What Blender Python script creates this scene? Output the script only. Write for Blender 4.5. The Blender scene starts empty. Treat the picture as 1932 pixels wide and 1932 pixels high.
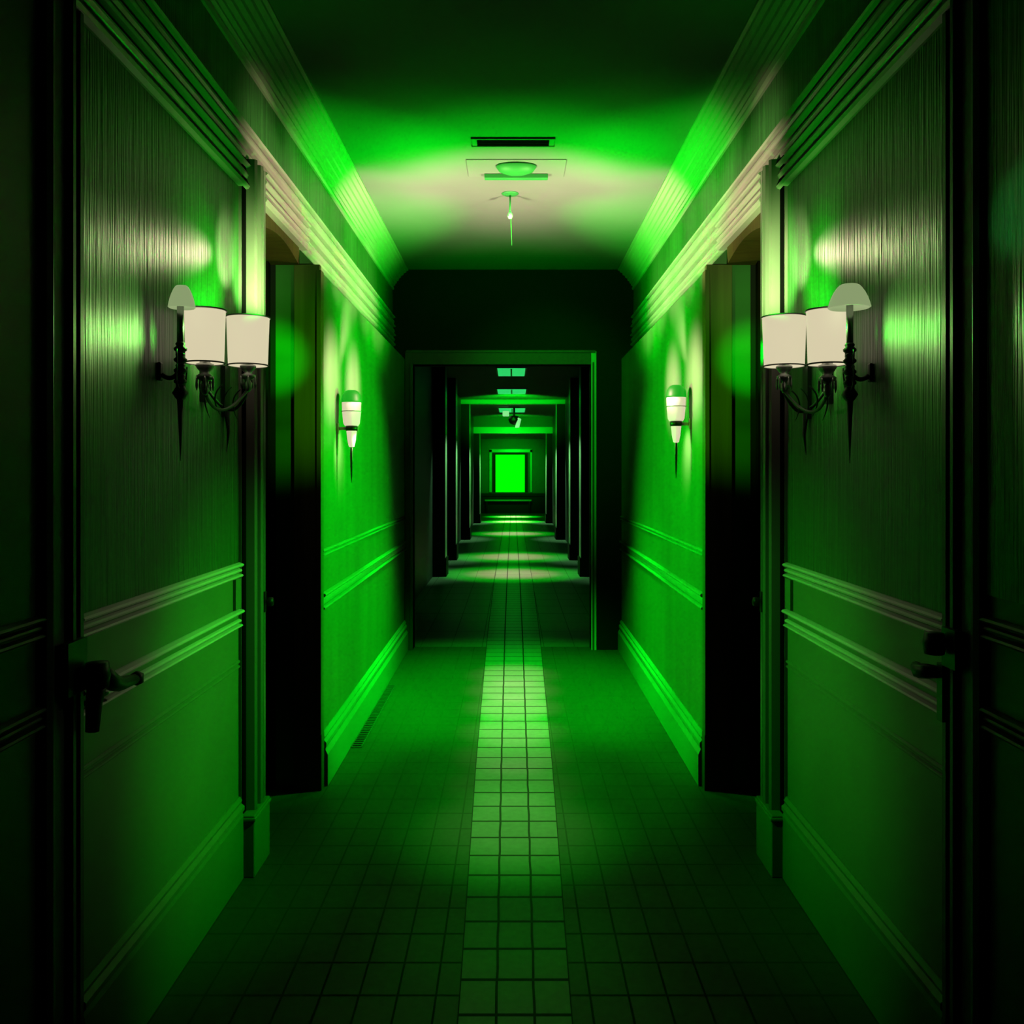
import bpy, bmesh, math
from mathutils import Vector

C = bpy.context.scene.collection
PI = math.pi
EYE = 1.70          # camera height
W1, W2 = 1.15, 1.035    # half widths: near walls / thicker walls past the doorways
CEIL = EYE + 1.93
DC = 8.6            # distance of the dark cross wall
DE = 37.0           # distance of the end wall

# ------------------------------------------------------------------ materials
def mat(name, col, rough=0.6, spec=0.3, metal=0.0):
    m = bpy.data.materials.new(name); m.use_nodes = True
    b = m.node_tree.nodes['Principled BSDF']
    b.inputs['Base Color'].default_value = (*col, 1)
    b.inputs['Roughness'].default_value = rough
    b.inputs['Metallic'].default_value = metal
    b.inputs['Specular IOR Level'].default_value = spec
    return m

def nodes(m): return m.node_tree.nodes, m.node_tree.links, m.node_tree.nodes['Principled BSDF']

def noisy(m, col, scale=(3, 3, 3), amt=0.25, bump=0.0, detail=4):
    """slight mottling of the colour, optional bump"""
    N, L, b = nodes(m)
    tc = N.new('ShaderNodeTexCoord'); mp = N.new('ShaderNodeMapping'); mp.inputs['Scale'].default_value = scale
    nz = N.new('ShaderNodeTexNoise'); nz.inputs['Scale'].default_value = 1; nz.inputs['Detail'].default_value = detail
    L.new(tc.outputs['Object'], mp.inputs[0]); L.new(mp.outputs[0], nz.inputs['Vector'])
    rp = N.new('ShaderNodeValToRGB')
    rp.color_ramp.elements[0].position = .3; rp.color_ramp.elements[1].position = .7
    rp.color_ramp.elements[0].color = (*[c * (1 - amt) for c in col], 1)
    rp.color_ramp.elements[1].color = (*[min(1, c * (1 + amt)) for c in col], 1)
    L.new(nz.outputs['Fac'], rp.inputs[0]); L.new(rp.outputs[0], b.inputs['Base Color'])
    if bump:
        bp = N.new('ShaderNodeBump'); bp.inputs['Strength'].default_value = bump; bp.inputs['Distance'].default_value = .01
        L.new(nz.outputs['Fac'], bp.inputs['Height']); L.new(bp.outputs[0], b.inputs['Normal'])
    return m

def emis(name, col, strength=1.0, base=(.5, .5, .5)):
    m = mat(name, base, .5)
    N, L, b = nodes(m)
    b.inputs['Emission Color'].default_value = (*col, 1)
    b.inputs['Emission Strength'].default_value = strength
    return m

def wallpaper(name, col):
    """reeded wallpaper: fine vertical cords running the height of the wall"""
    m = mat(name, col, .42, .5); N, L, b = nodes(m)
    tc = N.new('ShaderNodeTexCoord')
    mp = N.new('ShaderNodeMapping'); mp.inputs['Scale'].default_value = (0, 48, .8)
    n1 = N.new('ShaderNodeTexNoise'); n1.inputs['Scale'].default_value = 1; n1.inputs['Detail'].default_value = 3
    mp2 = N.new('ShaderNodeMapping'); mp2.inputs['Scale'].default_value = (0, 130, 3.5)
    n2 = N.new('ShaderNodeTexNoise'); n2.inputs['Scale'].default_value = 1; n2.inputs['Detail'].default_value = 2
    for a, n in ((mp, n1), (mp2, n2)):
        L.new(tc.outputs['Object'], a.inputs[0]); L.new(a.outputs[0], n.inputs['Vector'])
    ad = N.new('ShaderNodeMath'); ad.operation = 'ADD'
    L.new(n1.outputs['Fac'], ad.inputs[0]); L.new(n2.outputs['Fac'], ad.inputs[1])
    rp = N.new('ShaderNodeValToRGB')
    rp.color_ramp.elements[0].position = .36; rp.color_ramp.elements[1].position = .64
    rp.color_ramp.elements[0].color = (*[c * .45 for c in col], 1); rp.color_ramp.elements[1].color = (*[min(1, c * 1.35) for c in col], 1)
    mu = N.new('ShaderNodeMath'); mu.operation = 'MULTIPLY'; mu.inputs[1].default_value = .5
    L.new(ad.outputs[0], mu.inputs[0]); L.new(mu.outputs[0], rp.inputs[0]); L.new(rp.outputs[0], b.inputs['Base Color'])
    bp = N.new('ShaderNodeBump'); bp.inputs['Strength'].default_value = .55; bp.inputs['Distance'].default_value = .012
    L.new(ad.outputs[0], bp.inputs['Height']); L.new(bp.outputs[0], b.inputs['Normal'])
    return m

def tiles(name, col, grout, use_uv, tx, ty, g, rough, spec, gy=None):
    m = mat(name, col, rough, spec); N, L, b = nodes(m)
    tc = N.new('ShaderNodeTexCoord'); sp = N.new('ShaderNodeSeparateXYZ')
    L.new(tc.outputs['UV' if use_uv else 'Object'], sp.inputs[0])
    masks = []
    for ax, t, gg in (('X', tx, g), ('Y', ty, gy or g)):
        d = N.new('ShaderNodeMath'); d.operation = 'DIVIDE'; d.inputs[1].default_value = t; L.new(sp.outputs[ax], d.inputs[0])
        f = N.new('ShaderNodeMath'); f.operation = 'FRACT'; L.new(d.outputs[0], f.inputs[0])
        s = N.new('ShaderNodeMath'); s.operation = 'SUBTRACT'; s.inputs[1].default_value = .5; L.new(f.outputs[0], s.inputs[0])
        a = N.new('ShaderNodeMath'); a.operation = 'ABSOLUTE'; L.new(s.outputs[0], a.inputs[0])
        c = N.new('ShaderNodeMath'); c.operation = 'GREATER_THAN'; c.inputs[1].default_value = .5 - gg; L.new(a.outputs[0], c.inputs[0])
        masks.append(c)
    mx = N.new('ShaderNodeMath'); mx.operation = 'MAXIMUM'; L.new(masks[0].outputs[0], mx.inputs[0]); L.new(masks[1].outputs[0], mx.inputs[1])
    nz = N.new('ShaderNodeTexNoise'); nz.inputs['Scale'].default_value = 30; nz.inputs['Detail'].default_value = 5
    L.new(tc.outputs['Object'], nz.inputs['Vector'])
    rp = N.new('ShaderNodeValToRGB')
    rp.color_ramp.elements[0].color = (*[c * .7 for c in col], 1); rp.color_ramp.elements[1].color = (*[c * 1.3 for c in col], 1)
    L.new(nz.outputs['Fac'], rp.inputs[0])
    mix = N.new('ShaderNodeMix'); mix.data_type = 'RGBA'
    L.new(mx.outputs[0], mix.inputs[0]); L.new(rp.outputs[0], mix.inputs[6]); mix.inputs[7].default_value = (*grout, 1)
    L.new(mix.outputs[2], b.inputs['Base Color'])
    ro = N.new('ShaderNodeMapRange'); ro.inputs[3].default_value = rough; ro.inputs[4].default_value = .9
    L.new(mx.outputs[0], ro.inputs[0]); L.new(ro.outputs[0], b.inputs['Roughness'])
    inv = N.new('ShaderNodeMath'); inv.operation = 'SUBTRACT'; inv.inputs[0].default_value = 1; L.new(mx.outputs[0], inv.inputs[1])
    bp = N.new('ShaderNodeBump'); bp.inputs['Strength'].default_value = .3; bp.inputs['Distance'].default_value = .004
    L.new(inv.outputs[0], bp.inputs['Height']); L.new(bp.outputs[0], b.inputs['Normal'])
    return m

M = {}
M['paper'] = wallpaper('reeded_wallpaper', (.032, .12, .030))
M['dado'] = noisy(mat('dado_paint', (.12, .24, .10), .5, .3), (.12, .24, .10), (1, 2, 2), .12)
M['doorpaint'] = noisy(mat('dark_door_paint', (.05, .05, .05), .5, .3), (.05, .05, .05), (1, 2, 2), .12)
M['farwall'] = noisy(mat('far_wall_paint', (.10, .18, .08), .5, .3), (.10, .18, .08), (1, 6, .6), .14)
M['trim'] = mat('cream_gloss_trim', (.40, .38, .33), .3, .4)
M['rail'] = mat('rail_painted_gloss', (.85, .85, .78), .22, .6)  # colour lifted to paint in the gloss highlight on the near rails
M['casing'] = mat('door_casing_paint', (.17, .165, .14), .35, .4)
M['ceil'] = noisy(mat('ceiling_paint', (.2, .2, .2), .8, .2), (.2, .2, .2), (1.5, 1.5, 1), .06)
M['dark'] = mat('near_black_paint_and_shade', (.01, .01, .01), .7, .1)  # also paints in shade on the cross wall, side rooms and piers
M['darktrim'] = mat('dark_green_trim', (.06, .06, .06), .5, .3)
M['wood'] = noisy(mat('dark_olive_wood', (.10, .09, .03), .5, .3), (.10, .09, .03), (20, 20, 1), .25)
M['soffit'] = noisy(mat('ochre_soffit_wood', (.05, .038, .006), .6, .1), (.05, .038, .006), (8, 30, 8), .25)
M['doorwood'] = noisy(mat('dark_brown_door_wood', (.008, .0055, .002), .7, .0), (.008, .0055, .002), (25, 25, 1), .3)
M['floor'] = tiles('floor_tiles', (.045, .065, .04), (.036, .052, .032), False, .125, .195, .03, .5, .25, .03)
M['strip'] = tiles('glazed_strip_tiles', (.24, .24, .24), (.015, .015, .015), True, 1, 1, .035, .3, .5, .04)
M['iron'] = mat('black_iron', (.008, .008, .008), .4, .3)
M['steel'] = mat('dull_steel', (.3, .3, .3), .3, .5, .8)
M['shade'] = emis('glowing_shade', (.72, .64, .42), .95)
M['dome'] = emis('dim_glass_dome', (.33, .44, .2), .75)  # low emission stands in for light falling on the dome shades
M['cap'] = emis('green_lit_cap', (.0, .40, .01), .9, (.004, .03, .004))
M['panel'] = emis('ceiling_panel_diffuser', (.02, .62, .13), 1.0)
M['white'] = mat('white_enamel', (.7, .7, .7), .4)
M['head'] = emis('lamp_head', (.3, .75, .32), .8)
M['fixture'] = mat('green_fixture_enamel', (.035, .26, .06), .5)
M['pane'] = emis('green_lit_pane', (0, 1, .0), 1.0, (0, .2, 0))
M['black'] = mat('slot_black', (.004, .004, .004), .9, .0)

# ------------------------------------------------------------------ mesh helpers
class MB:
    def __init__(s): s.v, s.f, s.mi, s.sm = [], [], [], []
    def add(s, vs, fs, mi=0, smooth=False):
        o = len(s.v); s.v += [tuple(v) for v in vs]
        for f in fs: s.f.append([i + o for i in f]); s.mi.append(mi); s.sm.append(smooth)
        return s
    def box(s, x0, x1, y0, y1, z0, z1, mi=0):
        x0, x1 = sorted((x0, x1)); y0, y1 = sorted((y0, y1)); z0, z1 = sorted((z0, z1))
        vs = [(x, y, z) for x in (x0, x1) for y in (y0, y1) for z in (z0, z1)]
        return s.add(vs, [(0, 1, 3, 2), (4, 6, 7, 5), (0, 4, 5, 1), (2, 3, 7, 6), (0, 2, 6, 4), (1, 5, 7, 3)], mi)
    def prism(s, poly, a, b, axis='y', mi=0):
        """closed 2D polygon extruded from a to b; axis y: poly=(x,z), axis z: poly=(x,y), axis x: poly=(y,z)"""
        n = len(poly)
        def P(p, t): return {'y': (p[0], t, p[1]), 'z': (p[0], p[1], t), 'x': (t, p[0], p[1])}[axis]
        vs = [P(p, a) for p in poly] + [P(p, b) for p in poly]
        fs = [(i, (i + 1) % n, n + (i + 1) % n, n + i) for i in range(n)] + [tuple(range(n)), tuple(range(2 * n - 1, n - 1, -1))]
        return s.add(vs, fs, mi)
    def lathe(s, prof, c=(0, 0, 0), seg=28, mi=0, sx=1, sy=1, smooth=True, closed=False):
        """profile of (radius, z) turned about the vertical"""
        vs = []
        for r, z in prof:
            for k in range(seg):
                a = 2 * PI * k / seg; vs.append((c[0] + r * sx * math.cos(a), c[1] + r * sy * math.sin(a), c[2] + z))
        fs = []; m = len(prof)
        for i in range(m if closed else m - 1):
            j = (i + 1) % m
            for k in range(seg):
                k2 = (k + 1) % seg; fs.append((i * seg + k, i * seg + k2, j * seg + k2, j * seg + k))
        if not closed:
            fs += [tuple(range(seg)), tuple((m - 1) * seg + k for k in range(seg))]
        return s.add(vs, fs, mi, smooth)
    def tube(s, pts, r, seg=8, mi=0):
        pts = [Vector(p) for p in pts]; rs = r if isinstance(r, (list, tuple)) else [r] * len(pts)
        vs = []
        for i, p in enumerate(pts):
            t = (pts[min(i + 1, len(pts) - 1)] - pts[max(i - 1, 0)]).normalized()
            up = Vector((0, 0, 1)) if abs(t.z) < .9 else Vector((1, 0, 0))
            u = t.cross(up).normalized(); w = t.cross(u)
            for k in range(seg):
                a = 2 * PI * k / seg; vs.append(p + (u * math.cos(a) + w * math.sin(a)) * rs[i])
        fs = [(i * seg + k, i * seg + (k + 1) % seg, (i + 1) * seg + (k + 1) % seg, (i + 1) * seg + k)
              for i in range(len(pts) - 1) for k in range(seg)]
        fs += [tuple(range(seg)), tuple((len(pts) - 1) * seg + k for k in range(seg))]
        return s.add(vs, fs, mi, True)
    def build(s, name, mats, parent=None, bevel=0):
        me = bpy.data.meshes.new(name); me.from_pydata(s.v, [], s.f)
        for m in (mats if isinstance(mats, list) else [mats]): me.materials.append(m)
        for p, i, sm in zip(me.polygons, s.mi, s.sm): p.material_index = i; p.use_smooth = sm
        bm = bmesh.new(); bm.from_mesh(me); bmesh.ops.recalc_face_normals(bm, faces=bm.faces); bm.to_mesh(me); bm.free()
        o = bpy.data.objects.new(name, me); C.objects.link(o)
        if parent: o.parent = parent
        if bevel:
            b = o.modifiers.new('bevel', 'BEVEL'); b.width = bevel; b.segments = 2; b.limit_method = 'ANGLE'
        return o

def tag(o, label, cat, group=None, kind=None):
    if label: o['label'] = label
    if cat: o['category'] = cat
    if group: o['group'] = group
    if kind: o['kind'] = kind
    return o

def thing(name, loc, label, cat, group=None, kind=None):
    o = bpy.data.objects.new(name, None); o.empty_display_size = .1; o.location = loc; C.objects.link(o)
    return tag(o, label, cat, group, kind)

def struct(name, mb, m, label=None, cat=None, parent=None, bevel=0):
    o = mb.build(name, m, parent, bevel)
    if parent is None: tag(o, label, cat, None, 'structure')
    return o

def bez(p0, p1, p2, n=10):
    p0, p1, p2 = map(Vector, (p0, p1, p2))
    return [(1 - t) ** 2 * p0 + 2 * t * (1 - t) * p1 + t * t * p2 for t in (i / n for i in range(n + 1))]

E = EYE
SIDES = ((-1, 'left'), (1, 'right'))
NJ0, NJ1 = 3.774, 4.006       # near door casing
FJ = 4.82                     # far side of the doorway
LINT = E + 1.196              # underside of the lintel mouldings

# ------------------------------------------------------------------ floor and ceilings
M['floorfar'] = tiles('far_corridor_tiles', (.20, .21, .18), (.12, .12, .11), False, .3, .6, .012, .35, .4)
struct('floor_far', MB().box(-1.5, 1.5, DC + .15, DE + .3, -.1, 0), M['floorfar'], 'paler polished floor of the long far corridor', 'floor')
struct('floor', MB().box(-2.6, 3.2 - .6, -1.5, DC + .15, -.1, 0), M['floor'], 'dark tiled corridor floor running to the far window', 'floor')

# glazed tile strip, three tiles wide, its edges set slightly out of parallel
sm = MB()
hw = [(-1.5, .165), (2.77, .178), (5.25, .225), (9.3, .275), (13.6, .30), (DE, .30)]
ys = [-1.5 + i * (DE + 1.3) / 120 for i in range(121)]
def halfw(y):
    for (a, wa), (b, wb) in zip(hw, hw[1:]):
        if y <= b: return wa + (wb - wa) * (y - a) / (b - a)
    return hw[-1][1]
vs = []; cx = .006
for y in ys:
    w = halfw(y); vs += [(cx - w, y, .003), (cx + w, y, .003)]
fs = [(2 * i, 2 * i + 1, 2 * i + 3, 2 * i + 2) for i in range(len(ys) - 1)]
sm.add(vs, fs)
so = sm.build('floor_tile_strip', M['strip']); so['kind'] = 'structure'; tag(so, 'lighter glazed tile strip, three tiles wide, down the middle of the floor', 'floor')
uv = so.data.uv_layers.new(name='UVMap')
for lp in so.data.loops:
    v = so.data.vertices[lp.vertex_index].co; uv.data[lp.index].uv = (0.0 if v.x < cx else 3.0, (v.y - .085) / .195)

struct('ceiling', MB().box(-1.4, 1.4, -1.5, DC + .15, CEIL, CEIL + .1), M['ceil'], 'plain painted ceiling over the near corridor', 'ceiling')
C2 = E + 1.80
struct('ceiling_far', MB().box(-1.5, 1.5, DC + .15, 29.7, C2, C2 + .1), M['ceil'], 'ceiling of the long far corridor with light panels', 'ceiling')
struct('ceiling_end', MB().box(-1.5, 1.5, 29.9, DE + .1, E + 1.34, E + 1.44), M['ceil'], 'low ceiling in front of the far window', 'ceiling')

# ------------------------------------------------------------------ side walls and mouldings
tn = [0]
def trim(mb, m, label, bevel=0):
    tn[0] += 1
    return struct('trim_%d' % tn[0], mb, m, label, 'trim', None, bevel)

def beads(x, zs, depth):
    """rail profile on a wall at half width x: rounded ridges separated by grooves, zs=[(z0,z1,projection)...] bottom to top"""
    pts = [(x + .01, zs[0][0])]
    for z0, z1, p in zs:
        h = z1 - z0
        pts += [(x - p * .25, z0), (x - p * .8, z0 + h * .2), (x - p, z0 + h * .5), (x - p * .8, z0 + h * .8), (x - p * .25, z1)]
        pts += [(x + .004, z1 + .0005)]
        if z1 < zs[-1][1]: pts += [(x + .004, [q for q in zs if q[0] >= z1][0][0] - .0005)]
    pts.append((x + .01, zs[-1][1]))
    return pts

def mir(poly, s): return [(s * a, b) for a, b in poly]

for s, side in SIDES:
    w = MB()
    zc = E - .41
    # near stretch: wallpaper above the chair rail, painted dado below
    w.box(s * W1, s * (W1 + .12), 2.37, NJ1, zc, CEIL, 0)
    w.box(s * W1, s * (W1 + .12), 2.37, NJ1, 0, zc, 1)
    w.box(s * W1, s * (W1 + .12), -1.5, 2.37, 2.9, CEIL, 0)
    w.box(s * W1, s * (W1 + .12), -1.5, 1.2, 0, 2.9, 1)
    # over the doorway and on to the cross wall
    w.box(s * W1, s * (W1 + .12), NJ1, DC, LINT, CEIL, 0)
    w.box(s * W1, s * (W1 + .12), FJ, DC, 0, LINT, 0)
    struct('wall_' + side, w, [M['paper'], M['dado']], side + ' corridor wall with reeded wallpaper over a painted dado', 'wall')
    # thicker lower wall past the doorway
    t = MB(); zt = E + 1.04 * W2
    t.prism(mir([(W1 + .01, 0), (W2, 0), (W2, zt), (W1 - .002, LINT), (W1 + .01, LINT)], s), FJ + .03, DC)
    struct('wall_%s_far' % side, t, M['farwall'], 'thicker painted %s wall between doorway and dark cross wall' % side, 'wall')
    # olive wood post closing the end of the thicker wall
    p = MB(); p.box(s * (W2 - .004), s * (W1 + .02), FJ - .012, FJ + .03, 0, zt + .03)
    p.box(s * (W2 - .012), s * (W2 + .014), FJ - .018, FJ + .05, 0, zt)
    p.box(s * (W2 - .015), s * (W1 + .02), FJ - .02, FJ + .05, 0, .30)
    trim(p, M['wood'], 'olive wood post on the far side of the %s doorway' % side, .003)
    # crown moulding
    cr = [(W1 + .01, E + 1.735), (W1 - .012, E + 1.735), (W1 - .016, E + 1.752), (W1 - .004, E + 1.757), (W1 - .010, E + 1.772),
          (W1 - .026, E + 1.778), (W1 - .024, E + 1.792), (W1 - .040, E + 1.80), (W1 - .040, E + 1.816), (W1 - .058, E + 1.825),
          (W1 - .060, E + 1.842), (W1 - .080, E + 1.852), (W1 - .084, E + 1.868), (W1 - .104, E + 1.878), (W1 - .108, E + 1.894),
          (W1 - .13, E + 1.902), (W1 - .132, E + 1.915), (W1 - .15, E + 1.918), (W1 - .15, CEIL), (W1 + .01, CEIL)]
    trim(MB().prism(mir(cr, s), -1.5, DC), M['trim'], 'crown moulding between %s wall and ceiling' % side)
    # broad picture rail of stacked mouldings
    z = LINT
    pr = beads(W1, [(z, z + .034, .032), (z + .042, z + .086, .026), (z + .094, z + .116, .036), (z + .125, z + .172, .022),
                    (z + .180, z + .203, .032), (z + .211, z + .258, .018), (z + .266, z + .290, .028)], 1)
    trim(MB().prism(mir(pr, s), -1.5, DC), M['trim'], 'broad stacked picture rail along the %s wall' % side)
    # near chair rails
    y0 = 2.372
    z = E - .41
    c1 = beads(W1, [(z - .032, z - .016, .022), (z - .012, z + .006, .016), (z + .010, z + .030, .024)], 1)
    trim(MB().prism(mir(c1, s), y0, NJ0), M['rail'], 'upper chair rail on the %s wall before the doorway' % side)
    z = E - .61
    c2 = beads(W1, [(z - .040, z - .026, .020), (z - .022, z - .006, .014), (z + .016, z + .036, .028)], 1)
    trim(MB().prism(mir(c2, s), y0, NJ0), M['rail'], 'lower chair rail on the %s wall before the doorway' % side)
    z = E - .80
    c3 = beads(W1, [(z - .022, z - .010, .008), (z - .002, z + .012, .008)], 1)
    trim(MB().prism(mir(c3, s), y0, NJ0), M['dado'], 'thin panel moulding low on the %s wall before the doorway' % side)
    b = MB().prism(mir([(W1 + .01, 0), (W1 - .022, 0), (W1 - .022, .26), (W1 - .018, .275), (W1 - .026, .285), (W1 - .026, .30),
                        (W1 - .012, .312), (W1 - .016, .325), (W1 - .006, .34), (W1 + .01, .34)], s), y0, NJ0)
    struct('baseboard_' + side, b, M['dado'], 'tall %s baseboard before the doorway' % side, 'baseboard')
    st = MB().box(s * (W1 - .012), s * (W1 + .01), NJ0 - .075, NJ0 - .004, E - .57, E - .445)
    trim(st, M['dado'], 'short upright panel stile by the %s door casing' % side)
    # far chair rails and baseboard
    z = E - .435
    f1 = beads(W2, [(z - .026, z - .010, .014), (z - .004, z + .014, .014)], 1)
    trim(MB().prism(mir(f1, s), FJ + .05, DC), M['trim'], 'upper chair rail on the %s wall past the doorway' % side)
    z = E - .70
    f2 = beads(W2, [(z - .050, z - .030, .020), (z - .026, z + .014, .008), (z + .018, z + .044, .024)], 1)
    trim(MB().prism(mir(f2, s), FJ + .05, DC), M['trim'], 'lower double chair rail on the %s wall past the doorway' % side)
    b = MB().prism(mir([(W2 + .01, 0), (W2 - .034, 0), (W2 - .034, .17), (W2 - .02, .20), (W2 - .026, .215), (W2 - .026, .235),
                        (W2 - .012, .25), (W2 - .018, .265), (W2 - .006, .285), (W2 + .01, .285)], s), FJ + .05, DC)
    struct('baseboard_%s_far' % side, b, M['trim'], 'moulded %s baseboard past the doorway' % side, 'baseboard')

    # ---- doorway: casing, plinth, latch, open dark door, dark room
    n = 1 if s < 0 else 2
    d = thing('door_%d' % n, (s * W1, NJ0, 0), 'dark open doorway in the %s wall with fluted casing' % side, 'door', None, 'structure')
    def L(mb): # world -> local
        mb.v = [(x - s * W1, y - NJ0, z) for x, y, z in mb.v]; return mb
    ca = [(W1 + .02, NJ0), (W1 - .012, NJ0), (W1 - .012, NJ0 + .055), (W1 - .05, NJ0 + .060), (W1 - .058, NJ0 + .075), (W1 - .05, NJ0 + .095),
          (W1 - .028, NJ0 + .10), (W1 - .028, NJ0 + .130), (W1 - .055, NJ0 + .135), (W1 - .062, NJ0 + .155), (W1 - .055, NJ0 + .178),
          (W1 - .04, NJ0 + .184), (W1 - .04, NJ0 + .20), (W1 - .05, NJ0 + .205), (W1 - .05, NJ1), (W1 + .12, NJ1), (W1 + .12, NJ0)]
    L(MB().prism(mir(ca, s), .26, E + 1.33, 'z')).build('door_casing', M['casing'], d)
    L(MB().box(s * (W1 - .012), s * (W1 - .016), NJ0 + .004, NJ0 + .054, .26, E + 1.33)).build('casing_shadow_strip', M['black'], d)  # raised black strip painting the shadow line along the casing
    L(MB().box(s * (W1 - .068), s * (W1 + .1), NJ0 - .004, NJ1 + .004, 0, .26).box(s * (W1 - .074), s * (W1 + .1), NJ0 - .008, NJ1 + .006, .235, .25)).build('plinth_block', M['dado'], d, .004)
    hd = beads(W1 - .036, [(LINT - .001, LINT + .030, .022), (LINT + .040, LINT + .066, .016), (LINT + .076, LINT + .110, .020), (LINT + .120, LINT + .140, .024)], 1)
    hd[0] = (W1 + .12, hd[0][1]); hd[-1] = (W1 + .12, hd[-1][1])
    L(MB().prism(mir(hd, s), NJ1, FJ + .05)).build('door_header', M['trim'], d)
    so_ = MB().prism([(NJ1 + .02, LINT - .002)] + [(NJ1 + .02 + (FJ - NJ1 - .04) * k / 12, LINT - .045 - .0 - .05 * (1 - math.sin(PI * k / 12))) for k in range(13)] + [(FJ - .02, LINT - .002)],
                     s * (W1 - .01), s * (W1 + .35), 'x')
    L(so_).build('arched_soffit', M['soffit'], d)
    kn = MB().lathe([(.004, -.02), (.014, -.018), (.019, 0), (.014, .018), (.004, .02)], (s * (W1 - .075), NJ1 - .02, E - .575), 14)
    kn.box(s * (W1 - .055), s * (W1 - .04), NJ1 - .034, NJ1 - .006, E - .62, E - .53)
    L(kn).build('latch', M['iron'], d)
    # leaf swung back into the room, seen nearly face on
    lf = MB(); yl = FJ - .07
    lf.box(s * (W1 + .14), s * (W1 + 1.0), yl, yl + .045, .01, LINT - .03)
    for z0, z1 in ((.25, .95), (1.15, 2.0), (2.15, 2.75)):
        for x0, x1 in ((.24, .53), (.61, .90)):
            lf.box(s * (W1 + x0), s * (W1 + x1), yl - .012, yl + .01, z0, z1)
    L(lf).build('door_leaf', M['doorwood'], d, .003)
    rm = MB()  # near-black colour keeps the room dark in place of shade
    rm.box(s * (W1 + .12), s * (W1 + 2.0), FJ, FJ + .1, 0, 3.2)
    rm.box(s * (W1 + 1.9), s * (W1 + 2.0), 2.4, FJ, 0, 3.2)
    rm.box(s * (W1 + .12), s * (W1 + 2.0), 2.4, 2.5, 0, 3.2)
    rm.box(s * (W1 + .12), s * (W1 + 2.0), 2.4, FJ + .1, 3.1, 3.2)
    struct('wall_%s_room' % side, rm, M['dark'], 'shade-darkened walls of the unlit room behind the %s doorway' % side, 'wall')

    # ---- nearest door: flush in the wall, its lock stile carries the black lever handle
    n = 3 if s < 0 else 4
    d3 = thing('door_%d' % n, (s * W1, 2.37, 0), 'dark panelled door at the %s edge with a black lever handle' % side, 'door', None, 'structure')
    def L3(mb):
        mb.v = [(x - s * W1, y - 2.37, z) for x, y, z in mb.v]; return mb
    L3(MB().box(s * (W1 + .01), s * (W1 + .06), 1.2, 2.2, .0, 2.9)).build('door_leaf', M['doorpaint'], d3)
    if s > 0: L3(MB().box(W1 + .004, W1 + .012, 1.25, 2.195, E - .3, 2.88)).build('reeded_panel', M['paper'], d3)
    stp = [(W1 + .08, 2.20), (W1 - .012, 2.20), (W1 - .02, 2.215), (W1 - .012, 2.24), (W1 - .012, 2.285), (W1 - .03, 2.295), (W1 - .03, 2.31),
           (W1 - .014, 2.32), (W1 - .014, 2.345), (W1 - .022, 2.35), (W1 - .022, 2.368), (W1 + .08, 2.368)]
    L3(MB().prism(mir(stp, s), 0, LINT + .2, 'z')).build('lock_stile', M['darktrim'], d3)
    for z in (E - .38, E - .60):
        pr = beads(W1 + .01, [(z - .03, z - .014, .02), (z - .01, z + .006, .014), (z + .01, z + .028, .022)], 1)
        L3(MB().prism(mir(pr, s), 1.2, 2.2)).build('panel_rail', M['darktrim'], d3)
    def hp(px, py, dd, x=None): # point seen at a pixel offset, at depth dd
        return ((px - 968) * dd / 1700, dd, E - (py - 890) * dd / 1700)
    h = MB(); x = s * (W1 - .022)
    if s < 0:
        # back plate, boss, long lever toward the corridor, drop bar
        h.box(x, x - s * .02, 2.245, 2.345, E - .565, E - .43)
        h.lathe([(.006, -.035), (.028, -.032), (.034, 0), (.028, .032), (.006, .035)], (s * (W1 - .075), 2.33, E - .525), 16)
        h.tube([(x, 2.33, E - .525), (s * (W1 - .09), 2.33, E - .525)], .016)
        h.tube([(s * (W1 - .085), 2.33, E - .515), (s * (W1 - .09), 2.38, E - .555), (s * (W1 - .085), 2.44, E - .575), (s * (W1 - .085), 2.545, E - .585)], [.022, .024, .02, .014])
        h.lathe([(.004, -.02), (.018, -.012), (.018, .012), (.004, .02)], (s * (W1 - .085), 2.552, E - .585), 12)
        h.tube([(s * (W1 - .07), 2.34, E - .55), (s * (W1 - .06), 2.345, E - .60), (s * (W1 - .055), 2.345, E - .675)], [.026, .022, .018])
    else:
        h.box(x, x - s * .02, 2.26, 2.33, E - .50, E - .40)
        h.lathe([(.006, -.03), (.024, -.027), (.03, 0), (.024, .027), (.006, .03)], (s * (W1 - .07), 2.31, E - .44), 16)
        h.tube([(x, 2.31, E - .44), (s * (W1 - .07), 2.31, E - .44)], .014)
        h.tube([(x, 2.36, E - .525), (s * (W1 - .06), 2.37, E - .525), (s * (W1 - .06), 2.42, E - .535), (s * (W1 - .05), 2.46, E - .53)], [.014, .02, .02, .014])
        h.box(x, x - s * .016, 2.335, 2.365, E - .65, E - .50)
    L3(h).build('door_handle', M['iron'], d3)

# wall behind the camera
struct('wall_back', MB().box(-1.4, 1.4, -1.6, -1.5, 0, CEIL), M['dark'], 'wall behind the viewer closing the corridor', 'wall')

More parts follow.
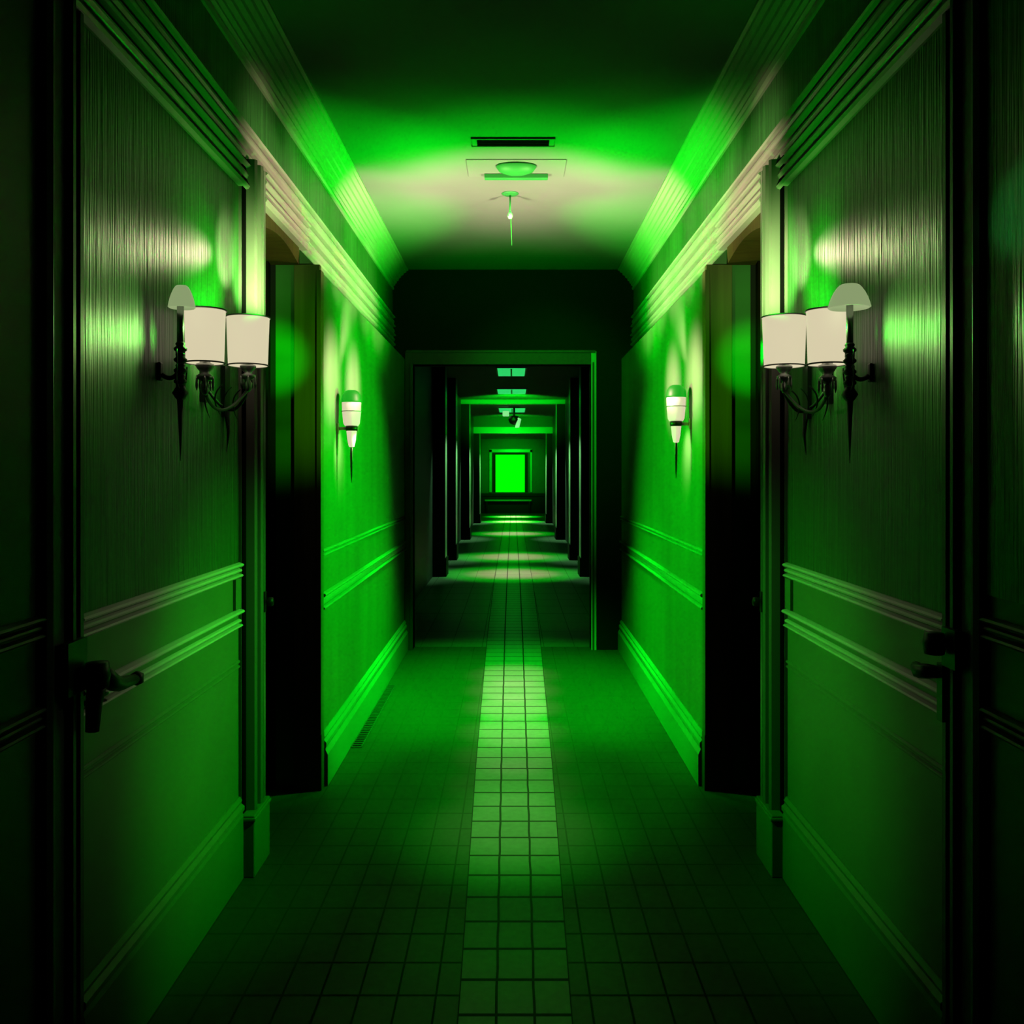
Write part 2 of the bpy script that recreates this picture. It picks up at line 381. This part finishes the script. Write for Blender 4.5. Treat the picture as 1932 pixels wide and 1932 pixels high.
# ------------------------------------------------------------------ dark cross wall with the framed opening
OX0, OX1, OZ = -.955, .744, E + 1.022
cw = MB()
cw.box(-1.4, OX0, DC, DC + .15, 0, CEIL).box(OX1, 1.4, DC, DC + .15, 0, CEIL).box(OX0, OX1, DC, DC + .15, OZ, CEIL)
struct('wall_front', cw, M['dark'], 'cross wall with shade painted near black around the framed opening', 'wall')  # near-black colour stands in for the shade on this wall
fr = MB(); t = .075
fr.box(OX0 - t, OX0, DC - .02, DC + .17, 0, OZ + .128).box(OX1, OX1 + .05, DC - .02, DC + .17, 0, OZ + .128, 1)  # right stile paler, painting in the light that falls on it
fr.box(OX0, OX1, DC - .02, DC + .17, OZ, OZ + .128)
fr.box(OX0 - t + .012, OX1 + .04, DC - .034, DC, OZ + .11, OZ + .135)
fr.box(OX0 - .03, OX0 - .012, DC - .03, DC, 0, OZ + .02).box(OX1 + .012, OX1 + .028, DC - .03, DC, 0, OZ + .02)
trim(fr, [M['darktrim'], M['white']], 'dull frame, right stile painted lit, around the opening in the dark cross wall', .003)

# ------------------------------------------------------------------ far corridor
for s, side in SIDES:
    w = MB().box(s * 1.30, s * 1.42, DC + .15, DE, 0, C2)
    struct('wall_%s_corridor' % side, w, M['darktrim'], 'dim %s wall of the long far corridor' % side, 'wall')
    for k, (dd, xin, where) in enumerate(((14.6, 1.10, 'first'), (17.3, 1.10, 'second'), (22.5, 1.09, 'third'), (29.7, 1.10, 'fourth'))):
        top = C2 if dd < 29 else E + 1.34
        dp = dd * .03
        p = MB().box(s * (xin + .004), s * 1.30, dd, dd + dp, 0, top)
        p.box(s * xin, s * (xin + .03), dd + .02, dd + dp - .02, .3, top, 1)  # pale inner face and near-black front paint a lit edge and shade
        p.box(s * (xin - .02), s * 1.30, dd - .02, dd + dp + .02, 0, .3)
        trim(p, [M['dark'], M['trim']], '%s door pier with painted lit edge on the %s of the far corridor' % (where, side))
be = MB().box(-1.3, 1.3, 22.5, 22.7, E + 1.69, C2 + .02).box(-1.3, 1.3, 22.46, 22.5, E + 1.69, C2)
trim(be, M['trim'], 'pale ceiling beam across the far corridor above the third piers')
be = MB().box(-1.3, 1.3, 29.7, 29.95, E + 1.26, C2 + .02)
trim(be, M['darktrim'], 'deep dropped beam before the far window bay')
be = MB().box(-1.3, 1.3, 29.6, 29.7, E + 1.26, E + 1.47)  # pale strip painting the lit band across the beam face
trim(be, M['trim'], 'painted lit band as a pale board on the dropped beam before the window bay')

# end wall and window
ew = MB()
PX0, PX1, PZ0, PZ1 = -.72, .48, .86, 2.40
ew.box(-1.42, PX0, DE, DE + .12, 0, E + 1.5).box(PX1, 1.42, DE, DE + .12, 0, E + 1.5).box(PX0, PX1, DE, DE + .12, 0, PZ0).box(PX0, PX1, DE, DE + .12, PZ1, E + 1.5)
struct('wall_end', ew, M['darktrim'], 'end wall of the far corridor around the green window', 'wall')
wn = thing('window_1', (-.12, DE, PZ0), 'bright green window at the end of the far corridor', 'window', None, 'structure')
def LW(mb): mb.v = [(x + .12, y - DE, z - PZ0) for x, y, z in mb.v]; return mb
o = .25
f = MB().box(PX0 - o, PX0 - o + .10, DE - .1, DE, PZ0, PZ1 + .2).box(PX1 + o - .03, PX1 + o + .05, DE - .1, DE, PZ0, PZ1 + .2)
f.box(PX0 - o, PX1 + o + .05, DE - .1, DE, PZ1 + .1, PZ1 + .22)
LW(f).build('window_frame', M['trim'], wn)
LW(MB().box(PX0 - .12, PX0, DE - .06, DE + .02, PZ0, PZ1 + .08).box(PX1, PX1 + .12, DE - .06, DE + .02, PZ0, PZ1 + .08).box(PX0, PX1, DE - .06, DE + .02, PZ1, PZ1 + .08)).build('window_sash', M['dark'], wn)
LW(MB().box(PX0, PX1, DE + .04, DE + .06, PZ0, PZ1)).build('window_pane', M['pane'], wn)
ld = MB().box(-1.3, 1.3, DE - .05, DE, 0, .82)
ld.box(-1.3, 1.3, DE - .12, DE, .70, .82)
trim(ld, M['dark'], 'black panelling below the far window')
trim(MB().box(-1.15, .75, DE - .3, DE - .04, .50, .56).box(-1.1, -1.04, DE - .28, DE - .05, 0, .5, 1).box(.64, .70, DE - .28, DE - .05, 0, .5, 1), [M['trim'], M['dark']], 'pale narrow ledge under the far window')

# ------------------------------------------------------------------ near wall sconces: two glowing drum shades on one iron bracket
def twin(s, d1, d2, z, label):
    r = thing('wall_sconce', (s * W1, d1, z), label, 'wall sconce', 'wall sconces with drum shades by the doorways')
    def lx(x): return x - s * W1
    xc = s * (W1 - .097)
    for dd, rr, hh, zo in ((d1, .083, .19, 0), (d2, .068, .18, -.055)):
        y = dd - d1
        prof = [(rr * .92, zo - hh / 2), (rr, zo + hh / 2), (rr - .004, zo + hh / 2), (rr * .92 - .004, zo - hh / 2)]
        sh = MB().lathe(prof, (lx(xc), y, 0), 36, closed=True).build('drum_shade', M['shade'], r)
        for q, zz in ((rr + .002, zo + hh / 2), (rr * .92 + .002, zo - hh / 2)):
            MB().tube([(lx(xc) + q * math.cos(2 * PI * k / 36), y + q * math.sin(2 * PI * k / 36), zz) for k in range(37)], .003, 6).build('shade_rim', M['white'], sh)
        cu = MB().lathe([(.006, -.20), (.012, -.19), (.016, -.165), (.008, -.155), (.026, -.145), (.030, -.135), (.014, -.125), (.024, -.112), (.032, -.10), (.030, -.094), (.018, -.09), (.016, -.03), (.004, -.028)], (lx(xc), y, zo), 18)
        cu.build('candle_cup', M['steel'], r)
        for k in range(5):
            a = 2 * PI * k / 5
            MB().lathe([(.001, -.05), (.005, -.034), (.004, -.01), (.0012, 0)], (lx(xc) + .028 * math.cos(a), y + .028 * math.sin(a), zo - .136), 8).build('crystal_drop', M['steel'], r)
    # bracket
    b = MB()
    y2 = d2 - d1
    b.box(0, -s * .016, -.03, .03, -.30, -.10)
    b.box(0, -s * .016, y2 / 2 - .025, y2 / 2 + .025, -.26, -.12)
    b.tube(bez((-s * .01, 0, -.26), (-s * .05, 0, -.30), (lx(xc), 0, -.195), 10), .007)
    b.tube(bez((lx(xc), 0, -.19), (-s * .06, y2 / 2, -.36), (lx(xc), y2, -.245), 16), .006)
    b.tube(bez((-s * .012, y2 / 2, -.2), (-s * .06, y2 / 2, -.27), (-s * .075, y2 / 2, -.275), 6), .006)
    b.tube([(-s * .014, 0, -.28), (-s * .02, 0, -.36), (-s * .012, 0, -.44)], [.012, .007, .001])
    b.build('bracket', M['iron'], r)
    for k, (ya, dz) in enumerate(((.2, .16), (.42, .20), (.62, .15), (.84, .18))):
        MB().tube(bez((lx(xc), y2 * ya, -.20), (-s * .05, y2 * (ya + .03), -.24), (-s * .07, y2 * (ya - .1), -.20 - dz * .7), 8), [.003] * 7 + [.002, .001], 6).build('iron_sprig', M['iron'], r)
    return r
twin(-1, 3.58, 3.08, E + .517, 'twin glowing drum-shade sconce at the casing of the left doorway')
twin(1, 3.50, 3.02, E + .505, 'twin glowing drum-shade sconce at the casing of the right doorway')

# ------------------------------------------------------------------ dome lamps on dark stems
def domelamp(s, dd, z, rx, h, off, label):
    r = thing('wall_lamp', (s * W1, dd, z), label, 'wall lamp', 'dome shaded wall lamps nearest the viewer')
    X = -s * .072
    prof = [(rx, 0), (rx * .95, h * .18), (rx * .86, h * .42), (rx * .73, h * .66), (rx * .58, h * .86), (rx * .47, h * .96), (rx * .38, h), (.004, h)]
    prof = prof + [(.004, h - .004)] + [(max(q - .004, .003), zz - .003) for q, zz in prof[::-1][1:]]
    MB().lathe(prof, (X, off, 0), 32, closed=True).build('dome_shade', M['dome'], r)
    st = MB().lathe([(.011, -.115), (.011, .01)], (X, 0, 0), 14); st.build('stem', M['steel'], r)
    sl = MB()
    for k in range(4): 
        z0 = -.115 - k * .035
        sl.lathe([(.012, z0 - .033), (.020, z0 - .027), (.021, z0 - .02), (.013, z0 - .013), (.016, z0 - .006), (.012, z0)], (X, 0, 0), 14)
    sl.lathe([(.004, -.31), (.017, -.295), (.026, -.28), (.017, -.265), (.012, -.255)], (X, 0, 0), 16)
    sl.build('turned_body', M['iron'], r)
    MB().box(0, -s * .012, -.012, .012, -.24, -.18).build('backplate', M['iron'], r, .004)
    ar = MB().tube(bez((-s * .012, 0, -.22), (-s * .05, 0, -.25), (X, 0, -.2), 8), .008)
    for a in (-1, 1):
        ar.tube(bez((X, 0, -.27), (X, a * .05, -.27), (X - s * .005, a * .045, -.19), 8), [.006, .006, .005, .005, .004, .004, .003, .003, .002])
        ar.tube(bez((X, 0, -.2), (X, a * .035, -.21), (X, a * .035, -.14), 8), .003)
    ar.build('scroll_arm', M['iron'], r)
    MB().tube([(X, 0, -.29), (X, 0, -.36), (X, 0, -.5)], [.012, .008, .001]).build('tail_spike', M['iron'], r)
domelamp(-1, 2.92, E + .535, .043, .070, .012, 'narrow dome-shaded wall lamp on a dark stem, left wall')
domelamp(1, 2.885, E + .527, .066, .073, .004, 'wide dome-shaded wall lamp on a dark stem, right wall')

# ------------------------------------------------------------------ torch sconces past the doorways
def torch(s, dd, z, label):
    r = thing('torch_sconce', (s * W2, dd, z), label, 'wall sconce', 'torch sconces past the doorways')
    X = -s * .085
    cap = [(.004, .074), (.024, .074), (.040, .066), (.054, .045), (.060, .010), (.060, .004), (.004, .004)]
    MB().lathe(cap, (X, 0, 0), 28).build('cap', M['cap'], r)
    gl = [(.004, -.135), (.040, -.135), (.048, -.12), (.054, -.06), (.056, .002), (.004, .002)]
    g = MB().lathe(gl, (X, 0, 0), 28).build('glass_shade', M['shade'], r)
    MB().tube([(X + .0565 * math.cos(2 * PI * k / 30), .0565 * math.sin(2 * PI * k / 30), -.05) for k in range(31)], .0025, 6).build('wire_ring', M['steel'], g)
    MB().lathe([(.004, -.165), (.034, -.165), (.036, -.15), (.034, -.135), (.004, -.135)], (X, 0, 0), 24).build('collar', M['iron'], r)
    MB().lathe([(.004, -.262), (.016, -.258), (.024, -.22), (.030, -.165), (.004, -.165)], (X, 0, 0), 24).build('lower_cup', M['shade'], r)
    MB().lathe([(.0008, -.47), (.005, -.42), (.008, -.36), (.009, -.30), (.007, -.26), (.003, -.255)], (X, 0, 0), 14).build('tail_spike', M['iron'], r)
    MB().box(0, -s * .010, -.012, .012, -.18, -.12).box(-s * .01, X + s * .03, -.008, .008, -.16, -.142).build('wall_mount', M['trim'], r, .003)
torch(-1, 5.30, E + .405, 'torch sconce with a green cap on the left wall past the doorway')
torch(1, 5.25, E + .43, 'torch sconce with a green cap on the right wall past the doorway')

# ------------------------------------------------------------------ on the ceiling
v = thing('ceiling_vent', (0, 5.26, CEIL), 'black slot air vent in the ceiling', 'vent')
MB().box(-.24, .24, -.06, .06, -.008, 0).box(-.245, .245, -.066, -.055, -.014, 0).box(-.245, .245, .055, .066, -.014, 0).build('vent_frame', M['ceil'], v, .002)
MB().box(-.21, .21, -.058, .058, -.011, -.002).build('slot', M['black'], v)
for k in range(3):
    MB().prism([(-.03 + k * .03 - .008, -.016), (-.03 + k * .03 + .006, -.011), (-.03 + k * .03 + .006, -.009), (-.03 + k * .03 - .008, -.014)], -.205, .205, 'x').build('vent_slat', M['black'], v)
cl = thing('ceiling_light', (0.02, 5.72, CEIL), 'flat unlit ceiling light behind the black slot vent', 'ceiling light')
MB().box(-.31, .31, -.16, .16, -.008, 0).build('mounting_plate', M['ceil'], cl, .003)
MB().lathe([(.004, -.065), (.06, -.062), (.105, -.046), (.125, -.02), (.128, -.008), (.004, -.008)], (-.0, -.06, 0), 32, sy=.6).build('diffuser_dome', M['fixture'], cl)
MB().box(-.205, .205, .085, .13, -.040, -.006).build('front_bar', M['fixture'], cl, .006)
pd = thing('pendant_lamp', (-.02, 6.25, CEIL), 'tiny pendant with a bulb and pull cord on the ceiling', 'pendant')
MB().lathe([(.004, -.014), (.04, -.012), (.058, -.004), (.058, 0), (.004, 0)], seg=24).build('ceiling_rose', M['fixture'], pd)
MB().tube([(0, 0, -.01), (0, 0, -.13)], .006).build('rod', M['fixture'], pd)
MB().lathe([(.002, -.178), (.012, -.174), (.018, -.158), (.014, -.142), (.006, -.128), (.002, -.126)], seg=18).build('bulb', M['white'], pd)
MB().tube([(.004, 0, -.17), (.012, 0, -.36)], .0018, 6).build('pull_cord', M['fixture'], pd)

PN = []
for k, (dd, wd, ln, where) in enumerate(((16.1, .24, 1.2, 'nearest'), (20.0, .31, 1.1, 'middle'), (26.1, .37, 1.6, 'farthest'))):
    q = thing('light_panel', (-.03, dd, C2), '%s of the three green light panels on the far corridor ceiling' % where, 'ceiling light', 'light panels on the far corridor ceiling')
    MB().box(-wd - .03, wd + .03, -ln / 2 - .03, ln / 2 + .03, -.02, 0).build('panel_frame', M['darktrim'], q)
    MB().box(-wd, wd, -ln / 2, ln / 2, -.03, -.015).build('diffuser', M['panel'], q)
    MB().box(-.015, .015, -ln / 2, ln / 2, -.034, -.028).build('divider', M['white'], q)
hf = thing('spotlight_bracket', (.03, 25.0, C2), 'dark ceiling bracket with two pale lamp heads, hanging in the far corridor', 'ceiling light')
MB().lathe([(.01, -.03), (.16, -.03), (.17, 0), (.01, 0)], seg=20).lathe([(.01, -.35), (.03, -.35), (.03, -.02), (.01, -.02)], seg=12).lathe([(.02, -.5), (.12, -.46), (.16, -.36), (.12, -.26), (.02, -.24)], seg=20).build('stem', M['iron'], hf)
MB().box(-.32, -.14, -.1, .1, -.26, -.12).build('lamp_head', M['head'], hf, .02)
MB().prism([(.02, -.58), (.14, -.58), (.20, -.34), (.10, -.30)], -.12, .02).build('lamp_head', M['head'], hf, .02)

fv = thing('floor_grille', (-.965, 6.35, 0), 'narrow pierced floor grille along the left baseboard', 'floor grille')
g = MB(); g.box(-.035, -.028, -.8, .8, 0, .008).box(.028, .035, -.8, .8, 0, .008)
for k in range(41): g.box(-.03, .03, -.8 + k * .04 - .008, -.8 + k * .04 + .008, 0, .007)
g.build('grille_bars', M['steel'], fv)
MB().box(-.028, .028, -.8, .8, 0, .002).build('grille_slot', M['black'], fv)

# ------------------------------------------------------------------ lights
GREEN = (0, 1, .01); PINK = (1, .30, .50)
def point(loc, e, col, r=.03):
    l = bpy.data.lights.new('bulb_light', 'POINT'); l.energy = e; l.color = col; l.shadow_soft_size = r
    o = bpy.data.objects.new('bulb_light', l); o.location = loc; C.objects.link(o); return o
def spot(loc, tgt, e, col, ang, blend=.6, r=.03):
    l = bpy.data.lights.new('spot_light', 'SPOT'); l.energy = e; l.color = col; l.shadow_soft_size = r
    l.spot_size = math.radians(ang); l.spot_blend = blend
    o = bpy.data.objects.new('spot_light', l); o.location = loc
    o.rotation_euler = (Vector(tgt) - Vector(loc)).to_track_quat('-Z', 'Y').to_euler(); C.objects.link(o); return o

def pair(loc, tgt, eg, ep, ang, blend=.7, r=.02, ap=None):
    """green spot with an added pink spot that turns bright patches beige"""
    spot(loc, tgt, eg, GREEN, ang, blend, r); spot(loc, tgt, ep, PINK, ap or ang * .92, blend, r)

for s in (-1, 1):
    # near sconces: unseen spots added around the drum shades to shape their light
    d2 = 3.08 if s < 0 else 3.02
    d1 = 3.58 if s < 0 else 3.50
    dm = (d1 + d2) / 2
    a = (s * .86, dm + .2, E + .66)
    spot(a, (s * W1, 3.4, E + .74), 22, GREEN, 84, 1, .02)
    spot(a, (s * (W1 - .1), 3.2, E + 1.6), 6, GREEN, 110, 1, .03)
    if s > 0: spot((-.86, d1, E + .62), (W1, 2.05, E + .60), 60, (.05, 1, .2), 6, .8, .02)
    pair(a, (s * W1, 3.60, E + .86), 16, 80, 48, .9, ap=44)
    a2 = (s * 1.0, 3.74, E + .90)  # unseen spot floating above the drum, added for the wall band
    pair(a2, (s * W1, 2.4, E + .62), 2.2, 1.7, 17, .9, .015)
    pair(a2, (s * W1, 3.22, E + .80), 3, 5.4, 27, 1, .015, 24)
    b = (s * (W1 - .14), d2 - .08, E + .46)
    pair(b, (s * W1, 2.58, E + .41), 6, 3.5, 80, 1, .015, 76)
    pair((s * (W1 - .16), dm, E + .46), (s * W1, dm, E + .40), 3, 4, 110, .8, ap=80)
    spot((-s * .84, d1, E + .34), (s * W1, d1 + .06, E - .90), 150 if s < 0 else 80, GREEN, 50, 1, .03)
    spot((s * 1.0, 3.72, E + .50), (s * 1.27, 4.75, E + .60), 130, GREEN, 24, 1, .02)
    spot((-s * .84, d1, E + .34), (s * W1, 3.2, E - .50), 16 if s < 0 else 12, (.75, 1, .45), 52, 1, .03)
    c = (s * .90, d1 + .06, E + .70)
    pair(c, (s * W1, 3.9, E + .88), 40, 28, 84, .9)
    pair((s * 1.0, 4.05, E + .6), (s * 1.2, 4.16, E + 1.16), .5, .45, 36, 1)
    spot((-s * .80, 3.7, E + .35), (s * 1.12, 4.82, E + .50), 230, (.14, 1, 0), 32, 1, .03)
    # torch sconces: up light on the ceiling, cross light on the opposite wall
    u = (s * (W2 - .10), 5.28, E + .52)
    spot(u, (-s * .25, 6.2, CEIL), 210, GREEN, 106, 1, .05)
    spot(u, (s * .55, 6.35, CEIL), 130, PINK, 54, 1, .05)
    spot(u, (s * 1.02, 6.25, E + 1.84), 120, PINK, 44, 1, .05)
    spot(u, (0, 4.7, CEIL), 10, GREEN, 70, 1, .05)
    spot(u, (-s * .05, 6.2, CEIL), 210, PINK, 58, 1, .05)
    spot(u, (-s * W1, 5.5, E + 1.64), 520, GREEN, 50, 1, .05)
    spot(u, (-s * W1, 6.9, E + 1.58), 1300, GREEN, 38, 1, .05)
    for dd, e in ((4.2, 170), (4.75, 170), (5.3, 170), (5.85, 180), (6.4, 190), (7.0, 220)):
        pair(u, (-s * W1, dd, E + 1.35), e * (1.3 if dd < 5 else .2), e * 2.2, 19, 1, .04, 19)
    spot((s * (W2 - .16), 5.45, E + .30), (-s * W2, 5.85, E - .3), 440 if s > 0 else 360, GREEN, 82, .45, .05)
    for dd in (5.15, 5.85): pair((s * (W2 - .42), dd, E + .56), (s * W2, dd, E + .55), 8, 44, 84, 1, .02, 82)
    pair((s * (W2 - .18), 5.30, E + .20), (s * W2, 5.34, E + .12), 5, 7, 100, .9, .02, 84)
# unseen spots added under the ceiling to brighten the floor strip
g = (0, 6.03, CEIL - .10)
spot(g, (0, 7.0, 0), 1900, GREEN, 58, 1, .05)
for yy, e in ((7.5, 520), (7.0, 640), (6.5, 520), (5.9, 330), (5.4, 170), (4.9, 100), (4.4, 60)):
    spot(g, (0, yy, 0), e, PINK, 13, 1, .05)
spot(g, (0, 5.2, 0), 420, GREEN, 44, 1, .05)
spot(g, (0, 5.2, 0), 260, GREEN, 22, 1, .05)
pair(g, (0, 4.3, 0), 460, 70, 19, 1, .05, 15)
spot(g, (0, 3.6, 0), 90, GREEN, 17, 1, .05)
spot(g, (0, 3.0, 0), 45, GREEN, 15, 1, .05)
spot(g, (.35, DC, E + .6), 130, GREEN, 46, .8, .05)  # added spot brightening the frame of the opening
for dd, e in ((15, 900), (18, 900), (24.7, 1000), (30.6, 2200), (34.0, 1800)):
    h = E + 1.7 if dd < 29 else E + 1.2
    spot((0, dd, h), (0, dd, 0), e * .8, GREEN, 44, .5, .1)
    spot((0, dd, h), (0, dd, 0), e * 1.1, PINK, 30, 1, .1)
for dd, e in ((14.6, 110), (17.3, 150), (22.5, 200), (29.7, 220)):  # unseen spots added to brighten the inner pier edges
    for s in (-1, 1):
        spot((s * .3, dd + .3, E + 1.1), (s * 1.1, dd + .25, E - .3), e * 1.3, (.28, 1, .36), 58, .8, .05)
spot((0, 20.5, E + 1.2), (0, 22.5, E + 1.76), 330, GREEN, 90, .8, .1)  # unseen spot added to brighten the beam at the third piers
spot((0, 27.6, E + 1.1), (0, 29.6, E + 1.38), 300, GREEN, 90, .8, .1)  # unseen spot added to brighten the dropped beam
spot((0, 33.5, E + .8), (-.1, DE, E + .1), 420, GREEN, 62, .8, .1)  # unseen spot added to brighten the window frame and ledge

# ------------------------------------------------------------------ camera and view
cam = bpy.data.cameras.new('camera'); co = bpy.data.objects.new('camera', cam); C.objects.link(co)
co.location = (0, 0, EYE); co.rotation_euler = (PI / 2, 0, 0)
cam.sensor_width = 36; cam.lens = 36 * 1700 / 1932
cam.shift_x = -2 / 1932; cam.shift_y = -76 / 1932
cam.clip_end = 200
sc = bpy.context.scene; sc.camera = co
wd = bpy.data.worlds.new('world'); sc.world = wd; wd.use_nodes = True
wd.node_tree.nodes['Background'].inputs[0].default_value = (0, 0, 0, 1)
vs_ = sc.view_settings
vs_.view_transform = 'Standard'; vs_.look = 'None'; vs_.gamma = 1; vs_.exposure = 0; vs_.use_curve_mapping = False
sc.cycles.use_denoising = True
sc.cycles.max_bounces = 8; sc.cycles.diffuse_bounces = 0
